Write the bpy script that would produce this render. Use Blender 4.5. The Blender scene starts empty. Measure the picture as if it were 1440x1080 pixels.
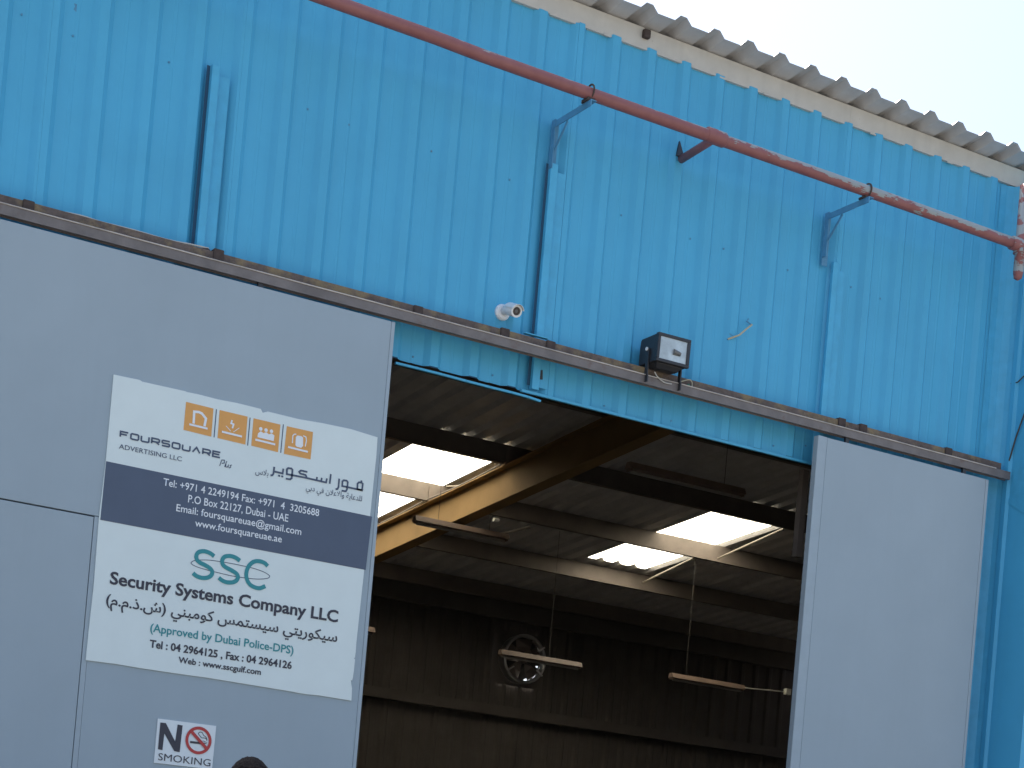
import bpy, math, random
from mathutils import Vector, Matrix
random.seed(7)
sc = bpy.context.scene
COL = sc.collection

# ------------------------------------------------------------------ camera
cd = bpy.data.cameras.new('camera')
cam = bpy.data.objects.new('camera', cd); COL.objects.link(cam)
def _rot(a, b, c):
    Rx = Matrix(((1,0,0),(0,math.cos(a),-math.sin(a)),(0,math.sin(a),math.cos(a))))
    Ry = Matrix(((math.cos(b),0,math.sin(b)),(0,1,0),(-math.sin(b),0,math.cos(b))))
    Rz = Matrix(((math.cos(c),-math.sin(c),0),(math.sin(c),math.cos(c),0),(0,0,1)))
    return Rz @ Rx @ Ry
R = _rot(math.radians(-0.80), math.radians(-29.54), math.radians(4.997))
cv = lambda v: Vector((v[0], v[2], -v[1]))
rx, dn, fw = cv(R[0]), cv(R[1]), cv(R[2])
M = Matrix((rx, -dn, -fw)).transposed().to_4x4()
M.translation = Vector((0, -10, 1.3))
cam.matrix_world = M
cd.sensor_width = 36; cd.lens = 2627/1440*36
cd.shift_x = 67.4/1440; cd.shift_y = 709/1440
cd.clip_start = .05; cd.clip_end = 3000
sc.camera = cam

# ------------------------------------------------------------------ sky, sun, exposure
SUN_EL, SUN_AZ = math.radians(56), math.radians(-22)      # azimuth from +Y (behind the shed) towards -X
world = bpy.data.worlds.new('World'); sc.world = world; world.use_nodes = True
wn = world.node_tree; wn.nodes.clear()
sky = wn.nodes.new('ShaderNodeTexSky'); sky.sky_type = 'NISHITA'; sky.sun_disc = False
sky.sun_elevation = SUN_EL; sky.sun_rotation = SUN_AZ
sky.air_density = 1.0; sky.dust_density = 4.5; sky.ozone_density = 1.0
bg = wn.nodes.new('ShaderNodeBackground'); bg.inputs[1].default_value = 0.055
wo = wn.nodes.new('ShaderNodeOutputWorld')
wn.links.new(sky.outputs[0], bg.inputs[0]); wn.links.new(bg.outputs[0], wo.inputs[0])
sl = bpy.data.lights.new('sun', 'SUN'); sl.energy = 5.0; sl.angle = math.radians(.6); sl.color = (1, .95, .87)
so = bpy.data.objects.new('sun', sl); COL.objects.link(so)
sd = Vector((math.sin(SUN_AZ)*math.cos(SUN_EL), math.cos(SUN_AZ)*math.cos(SUN_EL), math.sin(SUN_EL)))
so.rotation_euler = sd.to_track_quat('Z', 'Y').to_euler(); so.location = (0, 30, 40)
sc.view_settings.view_transform = 'Standard'; sc.view_settings.look = 'None'
sc.view_settings.gamma = 1; sc.view_settings.use_curve_mapping = False
sc.view_settings.exposure = 2.6
sc.render.engine = 'CYCLES'
sc.cycles.max_bounces = 10; sc.cycles.diffuse_bounces = 5

# ------------------------------------------------------------------ helpers
def link(o, parent=None):
    COL.objects.link(o)
    if parent: o.parent = parent
    return o
def empty(name, label, cat, loc=(0,0,0), group=None):
    o = bpy.data.objects.new(name, None); link(o); o.location = loc; o.empty_display_size = .1
    o['label'] = label; o['category'] = cat
    if group: o['group'] = group
    return o
class MB:
    """collects verts/faces in WORLD coordinates; build() links one mesh object under a parent"""
    def __init__(s): s.v = []; s.f = []
    def add(s, vs, fs):
        n = len(s.v); s.v += [tuple(v) for v in vs]; s.f += [tuple(i+n for i in f) for f in fs]; return s
    def box(s, x0, x1, y0, y1, z0, z1):
        return s.add([(x0,y0,z0),(x1,y0,z0),(x1,y1,z0),(x0,y1,z0),(x0,y0,z1),(x1,y0,z1),(x1,y1,z1),(x0,y1,z1)],
                     [(0,3,2,1),(4,5,6,7),(0,1,5,4),(1,2,6,5),(2,3,7,6),(3,0,4,7)])
    def bar(s, a, b, w, h, up=(0,0,1)):
        a = Vector(a); b = Vector(b); d = (b-a).normalized(); u = Vector(up); r = d.cross(u).normalized(); u = r.cross(d)
        vs = [p + r*sx*w/2 + u*sz*h/2 for p in (a, b) for sx, sz in ((-1,-1),(1,-1),(1,1),(-1,1))]
        return s.add(vs, [(3,2,1,0),(4,5,6,7),(0,1,5,4),(1,2,6,5),(2,3,7,6),(3,0,4,7)])
    def tube(s, pts, r, n=12, cap=True):
        pts = [Vector(p) for p in pts]; rs = r if isinstance(r, (list, tuple)) else [r]*len(pts)
        prev = None; vs = []
        for i, p in enumerate(pts):
            d = (pts[min(i+1, len(pts)-1)] - pts[max(i-1, 0)]).normalized()
            if prev is None:
                a = Vector((0,0,1)) if abs(d.z) < .9 else Vector((1,0,0)); u = d.cross(a).normalized()
            else: u = (prev - d*prev.dot(d)).normalized()
            prev = u; w = d.cross(u)
            for k in range(n):
                t = 2*math.pi*k/n; vs.append(p + (u*math.cos(t) + w*math.sin(t))*rs[i])
        fs = []
        for i in range(len(pts)-1):
            for k in range(n): fs.append((i*n+k, i*n+(k+1)%n, (i+1)*n+(k+1)%n, (i+1)*n+k))
        if cap: fs.append(tuple(range(n-1,-1,-1))); fs.append(tuple((len(pts)-1)*n+k for k in range(n)))
        return s.add(vs, fs)
    def poly(s, pts, y0, y1):
        """prism: outline pts (x,z) facing -Y at y0, back at y1"""
        n = len(pts)
        a = sum(pts[i][0]*pts[(i+1)%n][1]-pts[(i+1)%n][0]*pts[i][1] for i in range(n))
        if a < 0: pts = pts[::-1]
        vs = [(x,y0,z) for x,z in pts] + [(x,y1,z) for x,z in pts]
        return s.add(vs, [tuple(range(n)), tuple(range(2*n-1,n-1,-1))] + [(i,i+n,(i+1)%n+n,(i+1)%n) for i in range(n)])
    def ribbon(s, pts, w, y, closed=False):
        """flat stroke of width w along (x,z) points at depth y"""
        P = [Vector((p[0], p[1])) for p in pts]; n = len(P); vs = []
        for i in range(n):
            a = P[i-1] if (i > 0 or closed) else None; b = P[(i+1)%n] if (i < n-1 or closed) else None
            ds = []
            if a is not None: ds.append((P[i]-a).normalized())
            if b is not None: ds.append((b-P[i]).normalized())
            t = sum(ds, Vector((0,0)))
            t = t.normalized() if t.length > 1e-6 else ds[0]
            nn = Vector((-t.y, t.x)); k = max(.5, abs(nn.dot(Vector((-ds[0].y, ds[0].x)))))
            q = nn*w/2/k
            vs += [(P[i].x+q.x, y, P[i].y+q.y), (P[i].x-q.x, y, P[i].y-q.y)]
        m = n if closed else n-1
        return s.add(vs, [(2*i, 2*i+1, 2*((i+1)%n)+1, 2*((i+1)%n)) for i in range(m)])
    def build(s, name, mat, parent=None, smooth=False, bevel=0, label=None):
        me = bpy.data.meshes.new(name); o = bpy.data.objects.new(name, me)
        off = Vector((0,0,0))
        if parent:
            q = parent
            while q: off += q.location; q = q.parent
        else:
            xs = [v[0] for v in s.v]; ys = [v[1] for v in s.v]; zs = [v[2] for v in s.v]
            off = Vector(((min(xs)+max(xs))/2, (min(ys)+max(ys))/2, min(zs))); o.location = off
        me.from_pydata([tuple(Vector(v)-off) for v in s.v], [], s.f); me.materials.append(mat); me.validate(); me.update()
        if smooth:
            for p in me.polygons: p.use_smooth = True
        link(o, parent)
        if bevel:
            b = o.modifiers.new('bevel', 'BEVEL'); b.width = bevel; b.segments = 2; b.limit_method = 'ANGLE'
        if label: o['label'] = label
        return o
def smooth_path(P, k=5, closed=False):
    out = []; n = len(P); g = (lambda i: P[i % n]) if closed else (lambda i: P[max(0, min(n-1, i))])
    for i in range(n if closed else n-1):
        p0, p1, p2, p3 = g(i-1), g(i), g(i+1), g(i+2)
        for j in range(k):
            t = j/k
            out.append(tuple(.5*(2*p1[c] + (p2[c]-p0[c])*t + (2*p0[c]-5*p1[c]+4*p2[c]-p3[c])*t*t + (3*p1[c]-p0[c]-3*p2[c]+p3[c])*t**3) for c in range(len(p1))))
    if not closed: out.append(tuple(P[-1]))
    return out

# ------------------------------------------------------------------ materials
def mat(name, col, rough=.6, metal=0., spec=.5, var=0., vscale=3., col2=None, mask=None, bump=0., bscale=20., streak=0.):
    m = bpy.data.materials.new(name); m.use_nodes = True; nt = m.node_tree; b = nt.nodes['Principled BSDF']
    b.inputs['Base Color'].default_value = (*col, 1); b.inputs['Roughness'].default_value = rough
    b.inputs['Metallic'].default_value = metal; b.inputs['Specular IOR Level'].default_value = spec
    N = nt.nodes.new; Lk = nt.links.new
    if not (var or col2 or bump or streak): return m
    tc = N('ShaderNodeTexCoord'); src = None
    if var:
        nz = N('ShaderNodeTexNoise'); nz.inputs['Scale'].default_value = vscale; nz.inputs['Detail'].default_value = 7; nz.inputs['Roughness'].default_value = .62
        Lk(tc.outputs['Object'], nz.inputs['Vector'])
        mr = N('ShaderNodeMapRange'); mr.inputs[1].default_value = .3; mr.inputs[2].default_value = .7; mr.inputs[3].default_value = 1-var; mr.inputs[4].default_value = 1+var
        Lk(nz.outputs[0], mr.inputs[0])
        mx = N('ShaderNodeMix'); mx.data_type = 'RGBA'; mx.blend_type = 'MULTIPLY'; mx.inputs[0].default_value = 1
        mx.inputs[6].default_value = (*col, 1); Lk(mr.outputs[0], mx.inputs[7]); src = mx.outputs[2]
    if streak:
        mp = N('ShaderNodeMapping'); mp.inputs['Scale'].default_value = (9, 9, .55); Lk(tc.outputs['Object'], mp.inputs[0])
        nz = N('ShaderNodeTexNoise'); nz.inputs['Scale'].default_value = 1.6; nz.inputs['Detail'].default_value = 8; Lk(mp.outputs[0], nz.inputs['Vector'])
        mr = N('ShaderNodeMapRange'); mr.inputs[1].default_value = .52; mr.inputs[2].default_value = .78; mr.inputs[3].default_value = 0; mr.inputs[4].default_value = streak
        Lk(nz.outputs[0], mr.inputs[0])
        mx = N('ShaderNodeMix'); mx.data_type = 'RGBA'; Lk(mr.outputs[0], mx.inputs[0])
        if src: Lk(src, mx.inputs[6])
        else: mx.inputs[6].default_value = (*col, 1)
        mx.inputs[7].default_value = (col[0]*.55+.03, col[1]*.55+.025, col[2]*.55+.02, 1); src = mx.outputs[2]
    if col2:
        sc_, lo, hi = mask
        nz = N('ShaderNodeTexNoise'); nz.inputs['Scale'].default_value = sc_; nz.inputs['Detail'].default_value = 9; nz.inputs['Roughness'].default_value = .65
        Lk(tc.outputs['Object'], nz.inputs['Vector'])
        mr = N('ShaderNodeMapRange'); mr.inputs[1].default_value = lo; mr.inputs[2].default_value = hi; Lk(nz.outputs[0], mr.inputs[0])
        mx = N('ShaderNodeMix'); mx.data_type = 'RGBA'; Lk(mr.outputs[0], mx.inputs[0])
        if src: Lk(src, mx.inputs[6])
        else: mx.inputs[6].default_value = (*col, 1)
        mx.inputs[7].default_value = (*col2, 1); src = mx.outputs[2]
    if src: Lk(src, b.inputs['Base Color'])
    if bump:
        nz = N('ShaderNodeTexNoise'); nz.inputs['Scale'].default_value = bscale; nz.inputs['Detail'].default_value = 4; Lk(tc.outputs['Object'], nz.inputs['Vector'])
        bp = N('ShaderNodeBump'); bp.inputs['Strength'].default_value = bump; bp.inputs['Distance'].default_value = .02
        Lk(nz.outputs[0], bp.inputs['Height']); Lk(bp.outputs[0], b.inputs['Normal'])
    return m
BLUE = mat('blue_paint', (.066,.385,.625), .55, var=.06, vscale=1.3, streak=.08, bump=.35, bscale=2.2)
BLUE2 = mat('blue_paint_trim', (.068,.39,.63), .5, var=.08, vscale=9, streak=.15, bump=.2, bscale=14)
GAP = mat('gap_shade_and_plug', (.018,.075,.14), .8)  # dark navy with the gap shade put into the colour; also on rib end plugs
BLUE_D = mat('blue_paint_weathered', (.075,.25,.42), .55, var=.15, vscale=14, col2=(.12,.17,.2), mask=(22,.6,.75))
GREY = mat('door_paint', (.30,.378,.43), .5, var=.035, vscale=2.0, streak=.06, bump=.22, bscale=1.6)
GREYE = mat('door_edge_paint', (.31,.388,.44), .45, var=.05, vscale=8)
JOINT = mat('door_joint', (.10,.12,.15), .7)
CREAM = mat('cream_fascia', (.50,.49,.45), .6, var=.07, vscale=7, streak=.2, col2=(.22,.17,.12), mask=(14,.68,.8))
GALV = mat('galvanised_sheet', (.34,.345,.35), .55, metal=.25, var=.12, vscale=6, streak=.3)
TRACK = mat('track_steel', (.17,.155,.15), .6, metal=.2, var=.2, vscale=9, col2=(.15,.11,.09), mask=(11,.58,.72), bump=.2)
RUST = mat('rusty_steel', (.12,.095,.083), .85, var=.3, vscale=16, col2=(.22,.17,.10), mask=(6,.48,.6), bump=.5, bscale=60)
RUSTD = mat('dark_rust', (.06,.045,.04), .9, var=.3, vscale=30)
BLACK = mat('black_metal', (.025,.028,.034), .45, var=.15, vscale=20)
WHITEP = mat('white_plastic', (.72,.75,.76), .35, var=.04, vscale=30)
VINYL = mat('sign_white', (.64,.735,.735), .38, var=.025, vscale=5)
NAVY = mat('sign_navy', (.066,.092,.145), .4, var=.05, vscale=6)
NAVYT = mat('sign_navy_ink', (.055,.08,.135), .45)
INK = mat('sign_black_ink', (.03,.032,.05), .5)
TEAL = mat('sign_teal', (.02,.24,.27), .4)
ORANGE = mat('sign_orange', (.66,.33,.085), .4, var=.03, vscale=20)
REDINK = mat('sign_red', (.42,.03,.03), .4)
WHITEINK = mat('sign_white_ink', (.72,.78,.82), .4)
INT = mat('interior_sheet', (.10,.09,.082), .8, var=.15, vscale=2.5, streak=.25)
INTR = mat('roof_sheet_steel', (.50,.50,.50), .6, metal=.1, var=.1, vscale=5, streak=.2)
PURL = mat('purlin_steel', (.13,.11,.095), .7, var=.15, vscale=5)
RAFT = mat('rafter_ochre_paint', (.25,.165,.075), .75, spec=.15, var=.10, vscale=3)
FIX = mat('batten_enamel', (.20,.145,.115), .5, var=.12, vscale=9)
WIRE = mat('pale_wire', (.5,.5,.46), .5)
WIRED = mat('dark_wire', (.05,.045,.04), .6)
WIREM = mat('dim_wire', (.2,.18,.14), .6)
GREENW = mat('green_wire', (.03,.16,.10), .5)
YELW = mat('yellowed_wire', (.42,.40,.28), .5)
CONC = mat('asphalt', (.095,.09,.082), .9, var=.15, vscale=.8, bump=.2, bscale=8)
FLOOR = mat('shed_floor', (.17,.16,.145), .8, var=.15, vscale=.6)
CHROME = mat('fan_steel', (.55,.55,.55), .28, metal=.9)
SKIN = mat('skin', (.20,.105,.07), .5); HAIR = mat('hair', (.010,.008,.008), .8, spec=.15, bump=.6, bscale=90)
SHIRT = mat('shirt_cloth', (.16,.2,.28), .9, var=.1); TROU = mat('trouser_cloth', (.04,.045,.06), .9); SHOE = mat('shoe_leather', (.02,.018,.015), .5)
# translucent rooflight sheet
ROOFL = bpy.data.materials.new('rooflight_sheet'); ROOFL.use_nodes = True
_n = ROOFL.node_tree; _n.nodes.clear()
_t = _n.nodes.new('ShaderNodeBsdfTranslucent'); _t.inputs[0].default_value = (.96,.90,.74,1)
_d = _n.nodes.new('ShaderNodeBsdfDiffuse'); _d.inputs[0].default_value = (.6,.58,.5,1)
_m = _n.nodes.new('ShaderNodeMixShader'); _m.inputs[0].default_value = .08
_o = _n.nodes.new('ShaderNodeOutputMaterial')
_n.links.new(_t.outputs[0], _m.inputs[1]); _n.links.new(_d.outputs[0], _m.inputs[2]); _n.links.new(_m.outputs[0], _o.inputs[0])
# red pipe paint with peeling that gets worse along the pipe and on its weathered upper side
PIPE = bpy.data.materials.new('red_pipe_paint'); PIPE.use_nodes = True
_n = PIPE.node_tree; _b = _n.nodes['Principled BSDF']; _b.inputs['Roughness'].default_value = .55
_tc = _n.nodes.new('ShaderNodeTexCoord'); _ge = _n.nodes.new('ShaderNodeNewGeometry')
_s1 = _n.nodes.new('ShaderNodeSeparateXYZ'); _n.links.new(_ge.outputs['Position'], _s1.inputs[0])
_s2 = _n.nodes.new('ShaderNodeSeparateXYZ'); _n.links.new(_ge.outputs['True Normal'], _s2.inputs[0])
_mp = _n.nodes.new('ShaderNodeMapping'); _mp.inputs['Scale'].default_value = (3.2, 8, 8); _n.links.new(_ge.outputs['Position'], _mp.inputs[0])
_nz = _n.nodes.new('ShaderNodeTexNoise'); _nz.inputs['Scale'].default_value = 1.5; _nz.inputs['Detail'].default_value = 8; _nz.inputs['Roughness'].default_value = .6
_n.links.new(_mp.outputs[0], _nz.inputs['Vector'])
def _math(op, a, b):
    q = _n.nodes.new('ShaderNodeMath'); q.operation = op
    for i, v in ((0, a), (1, b)):
        if isinstance(v, (int, float)): q.inputs[i].default_value = v
        else: _n.links.new(v, q.inputs[i])
    return q.outputs[0]
_xr = _n.nodes.new('ShaderNodeMapRange'); _n.links.new(_s1.outputs[0], _xr.inputs[0])
_xr.inputs[1].default_value = 6.3; _xr.inputs[2].default_value = 7.6; _xr.inputs[3].default_value = -.16; _xr.inputs[4].default_value = .06
_v = _math('ADD', _math('ADD', _nz.outputs[0], _math('MULTIPLY', _math('ABSOLUTE', _math('SUBTRACT', _s2.outputs[2], -.15), 0), 0.0)), _math('ADD', _xr.outputs[0], _math('MULTIPLY', _s2.outputs[2], .17)))
_mr = _n.nodes.new('ShaderNodeMapRange'); _mr.inputs[1].default_value = .535; _mr.inputs[2].default_value = .555; _n.links.new(_v, _mr.inputs[0])
_nz2 = _n.nodes.new('ShaderNodeTexNoise'); _nz2.inputs['Scale'].default_value = 14; _nz2.inputs['Detail'].default_value = 5; _n.links.new(_ge.outputs['Position'], _nz2.inputs['Vector'])
_c1 = _n.nodes.new('ShaderNodeMix'); _c1.data_type = 'RGBA'; _n.links.new(_nz2.outputs[0], _c1.inputs[0]); _c1.inputs[6].default_value = (.20,.068,.07,1); _c1.inputs[7].default_value = (.30,.125,.122,1)
_c2 = _n.nodes.new('ShaderNodeMix'); _c2.data_type = 'RGBA'; _n.links.new(_mr.outputs[0], _c2.inputs[0]); _n.links.new(_c1.outputs[2], _c2.inputs[6]); _c2.inputs[7].default_value = (.28,.32,.33,1)
_n.links.new(_c2.outputs[2], _b.inputs['Base Color'])
_bp = _n.nodes.new('ShaderNodeBump'); _bp.inputs['Strength'].default_value = .5; _bp.inputs['Distance'].default_value = .004; _bp.invert = True
_n.links.new(_mr.outputs[0], _bp.inputs['Height']); _n.links.new(_bp.outputs[0], _b.inputs['Normal'])

# ------------------------------------------------------------------ ground and floor
def structure(o, ): o['kind'] = 'structure'; return o
g = MB().box(-900, 900, -900, 900, -.3, -.004).build('ground', CONC); structure(g)
fl = MB().box(-3.9, 19.9, .06, 13.88, -.1, .012).build('floor', FLOOR); structure(fl)

# ------------------------------------------------------------------ the shed
SHED = empty('warehouse', 'blue ribbed sheet metal warehouse with a wide dark doorway under the rail', 'building', (4, 0, 0))
PIT = .2742; X0 = 2.70                      # centre of the right-hand flank of each rib
def rib_profile(xa, xb, pitch, x0, flank_r, crest, flank_l, h, pan_bead=True):
    """(x, height) points from xa to xb"""
    pts = []; k = math.floor((xa-x0)/pitch) - 1
    raw = []
    while x0 + k*pitch < xb + pitch:
        c = x0 + k*pitch; f = flank_r/2
        raw += [(c-f-crest-flank_l, 0), (c-f-crest, h), (c-f, h), (c+f, 0)]
        if pan_bead:
            m = c + f + (pitch-crest-flank_l-flank_r)*.5
            raw += [(m-.012, 0), (m-.004, .0028), (m+.004, .0028), (m+.012, 0)]
        k += 1
    def at(x):
        for (a, ha), (b, hb) in zip(raw, raw[1:]):
            if a <= x <= b: return ha + (hb-ha)*((x-a)/(b-a) if b > a else 0)
        return 0
    return [(xa, at(xa))] + [p for p in raw if xa+1e-5 < p[0] < xb-1e-5] + [(xb, at(xb))]
def wall_sheet(xa, xb, z0, z1, y=0., t=.0025, name='cladding_sheet', m=None, parent=SHED, jag=0., flip=1, nz=1):
    pr = rib_profile(xa, xb, PIT, X0, .033, .055, .034, .030)
    b = MB(); n = len(pr); zs = [z0 + (z1-z0)*i/nz for i in range(nz+1)]
    top = [random.uniform(-jag, jag) for _ in pr]; low = [random.uniform(-jag, jag)*.5 for _ in pr]
    vs = []
    for s_ in (0, 1):
        for i, z in enumerate(zs):
            for j, (x, h) in enumerate(pr):
                zz = z + (top[j] if i == nz else 0) + (low[j] if i == 0 and z0 > 1 else 0)
                vs.append((x, y - flip*h - (0 if s_ else t), zz))
    L = n*(nz+1); fs = []
    for i in range(nz):
        for j in range(n-1):
            a = i*n+j; fs.append((a, a+1, a+n+1, a+n)); fs.append((L+a, L+a+n, L+a+n+1, L+a+1))
    for j in range(n-1):
        fs.append((j, L+j, L+j+1, j+1)); a = nz*n+j; fs.append((a, a+1, L+a+1, L+a))
    for i in range(nz):
        a = i*n; fs.append((a, a+n, L+a+n, L+a)); a = i*n+n-1; fs.append((a, L+a, L+a+n, a+n))
    b.add(vs, fs); return b.build(name, m or BLUE, parent)
OPX0, OPX1, OPZ = 4.45, 8.12, 4.565
SW = PIT*4
xs = [X0 - .055 + SW*k for k in range(-6, 7)]      # laps sit on rib crests
xs = [x for x in xs if x < 9.6] + [9.80]
if xs[-1] - xs[-2] < .3: xs.pop(-2)
edges = []
for a, b_ in zip(xs, xs[1:]):
    # split the sheets at the opening
    cuts = [a] + [c for c in (OPX0, OPX1) if a < c < b_] + [b_]
    for p, q in zip(cuts, cuts[1:]):
        over = OPX0 - 1e-4 <= p and q <= OPX1 + 1e-4
        wall_sheet(p, q - .0008, OPZ if over else 0, 6.915 + random.uniform(-.004, .004), y=-random.choice((0, .0016)), jag=.0025, nz=3)
# front wall beyond the inner corner, out of sight behind the return
MB().box(9.84, 20, -.03, .02, 0, 6.93).build('plain_wall', BLUE, SHED)
# return wall running towards the street at the right-hand end, with one rib and a lapped sheet
RX = 9.78
b = MB(); yy = [0, -.09, -.11, -.15, -.165, -.40, -.42, -.47]; dd = [0, 0, -.022, -.022, 0, 0, 0, 0]
vs = [(RX+d, y, z) for z in (0, 6.90) for y, d in zip(yy, dd)]
n = len(yy); b.add(vs, [(i, i+1, n+i+1, n+i) for i in range(n-1)])
b.box(RX+.003, 12.5, -.47, -.031, 0, 6.90)
b.build('return_wall', BLUE, SHED)
MB().add([(RX-.004,-.10,4.62),(RX-.004,-.20,4.62),(RX-.012,-.47,5.62),(RX-.004,-.47,4.62)][:3] + [(RX-.010,-.47,4.4)], [(0,3,2,1)]).add(
    [(RX-.001,-.10,4.62),(RX-.001,-.47,5.62),(RX-.001,-.47,4.4)], [(0,1,2)]).build('lapped_sheet', BLUE2, SHED)
# inner-corner flashing
b = MB(); arc = [(9.60,-.006),(9.66,-.010),(9.71,-.028),(9.75,-.065),(9.772,-.12),(9.776,-.16)]
vs = [(x, y, z) for z in (.0, 6.90) for x, y in arc]; n = len(arc)
b.add(vs, [(i, i+1, n+i+1, n+i) for i in range(n-1)]); b.build('corner_flashing', BLUE2, SHED)

# fascia boards (cream), butted end to end, slightly uneven
x = -4.0; k = 0
while x < 20:
    w_ = 2.43; e = min(x+w_, 20)
    b = MB(); dz = random.uniform(-.004, .004); dy = random.uniform(0, .004)
    b.box(x+.0004, e-.0004, -.024-dy, -.002, 6.905+dz, 7.038); ob = b.build('fascia_board', CREAM, SHED)
    x = e; k += 1
# flashing scraps poking from under the fascia
for px in (6.12, 7.03, 7.40, 8.33, 9.05):
    MB().box(px, px+.05, -.034, -.026, 6.895, 6.906).build('flashing_scrap', CREAM, SHED)

# roof
ZR = lambda y: 7.045 - .0825*y
RP = .2635; RX0 = 6.605
def roof_sheet(xa, xb, ya, yb, m, name='roof_sheet', t=.0015, single=False, lift=0.):
    raw = []; k = math.floor((xa-RX0)/RP) - 1
    while RX0 + k*RP < xb + RP:
        c = RX0 + k*RP; raw += [(c-.066, 0), (c-.024, .042), (c+.024, .042), (c+.066, 0)]; k += 1
    def at(x):
        for (a, ha), (b, hb) in zip(raw, raw[1:]):
            if a <= x <= b: return ha + (hb-ha)*((x-a)/(b-a))
        return 0
    pr = [(xa, at(xa))] + [p for p in raw if xa+1e-5 < p[0] < xb-1e-5] + [(xb, at(xb))]
    n = len(pr); b = MB(); vs = []
    for s_ in ((0,) if single else (0, 1)):
        for y in (ya, yb):
            for (x, h) in pr: vs.append((x, y, ZR(y) + h + lift + s_*t))
    fs = [(j, j+n, j+n+1, j+1) for j in range(n-1)]
    if not single:
        L = 2*n
        fs += [(L+j, L+j+1, L+j+n+1, L+j+n) for j in range(n-1)]
        fs += [(j, j+1, L+j+1, L+j) for j in range(n-1)] + [(n+j, L+n+j, L+n+j+1, n+j+1) for j in range(n-1)]
        fs += [(0, L, L+n, n), (n-1, 2*n-1, L+2*n-1, L+n-1)]
    b.add(vs, fs); return b.build(name, m, SHED)
RW = RP*4; RXA = 9.175
cols = [RXA + RW*k for k in range(-13, 11)]
LIGHTS = [(RXA, RXA+1.01, 7.66, 12.4), (13.24, 14.25, 7.66, 10.90)]
def cut(x): return [l for l in LIGHTS if abs(l[0]-x) < .02]
segs = []; x = -4.0
marks = sorted(set([round(c, 4) for c in cols if not any(l[0] - .3 < c < l[1] + .3 for l in LIGHTS)] + [l[i] for l in LIGHTS for i in (0, 1)]))
for i_, (a, b_) in enumerate(zip(marks, marks[1:])):
    lt = cut(a); lf = .0022*(i_ % 2); ye = -.2 + random.uniform(-.012, .012)
    if lt:
        l = lt[0]
        roof_sheet(a-.012, b_+.012, ye, l[2]+.03, INTR, lift=lf)
        roof_sheet(a+.004, b_-.004, l[2], l[3], ROOFL, name='rooflight_panel', single=True, lift=.004)
        kk = math.ceil((a-RX0)/RP)
        while RX0 + kk*RP < b_:
            for xo in (-.070, .058):
                xs_ = RX0 + kk*RP + xo
                if a < xs_ < b_-.01: MB().add([(xs_, l[2], ZR(l[2])), (xs_+.009, l[2], ZR(l[2])), (xs_+.009, l[3], ZR(l[3])), (xs_, l[3], ZR(l[3])), (xs_, l[2], ZR(l[2])+.003), (xs_+.009, l[2], ZR(l[2])+.003), (xs_+.009, l[3], ZR(l[3])+.003), (xs_, l[3], ZR(l[3])+.003)],
                    [(0,3,2,1),(4,5,6,7),(0,1,5,4),(1,2,6,5),(2,3,7,6),(3,0,4,7)]).build('rib_line_strip', YELW, SHED)  # thin opaque strip drawing a line along each rib foot
            kk += 1
        roof_sheet(a-.012, b_+.012, l[3]-.05, 14.1, INTR, lift=lf)
    else: roof_sheet(a, b_+.014, ye, 14.1, INTR, lift=lf)
# eave flashing strip under the sheet ends, galvanised drip
# purlins (Z sections) under the sheets
for y in (1.9, 3.75, 5.65, 7.55, 9.28, 11.08, 12.8):
    z = ZR(y) - .003; b = MB(); h = .225
    b.box(-3.95, 19.95, y, y+.006, z-h, z-.004); b.box(-3.95, 19.95, y+.0061, y+.066, z-.012, z-.006)
    b.box(-3.95, 19.95, y-.06, y-.0001, z-h, z-h+.006); b.build('purlin', PURL, SHED)
# rafters (I sections) running back under the purlins
for x in (-2.0, 4.02, 10.04):
    b = MB(); dz0, dz1, hw = -.245, -.63, .085
    def slab(xa, xb, da, db):
        b.add([(xa,.1,ZR(.1)+da),(xb,.1,ZR(.1)+da),(xb,13.85,ZR(13.85)+da),(xa,13.85,ZR(13.85)+da),
               (xa,.1,ZR(.1)+db),(xb,.1,ZR(.1)+db),(xb,13.85,ZR(13.85)+db),(xa,13.85,ZR(13.85)+db)],
              [(0,3,2,1),(4,5,6,7),(0,1,5,4),(1,2,6,5),(2,3,7,6),(3,0,4,7)])
    slab(x-hw, x+hw, dz0-.012, dz0); slab(x-hw, x+hw, dz1, dz1+.012); slab(x-.005, x+.005, dz1+.0121, dz0-.0121)
    b.build('rafter', RAFT, SHED)
    if x > 8:
        for y in (7.55, 9.28, 11.08):      # purlin cleats
            MB().box(x-.05, x+.05, y-.012, y-.002, ZR(y)-.243, ZR(y)-.05).build('purlin_cleat', PURL, SHED)
    # columns
    MB().box(x-.09, x+.09, .10, .30, 0, ZR(.3)-.64).build('column', RAFT, SHED)
    if x != 10.04: MB().box(x-.09, x+.09, 13.6, 13.84, 0, ZR(13.8)-.64).build('column', RAFT, SHED)
# tie wire / conduit slung beside the rafter
MB().tube([(9.93,y,ZR(y)-.235+.0-.02*math.sin(math.pi*((y-7.4)/1.86 % 1))) for y in [7.4+.2325*i for i in range(25)]], .008, 6).build('conduit', PURL, SHED)
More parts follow.
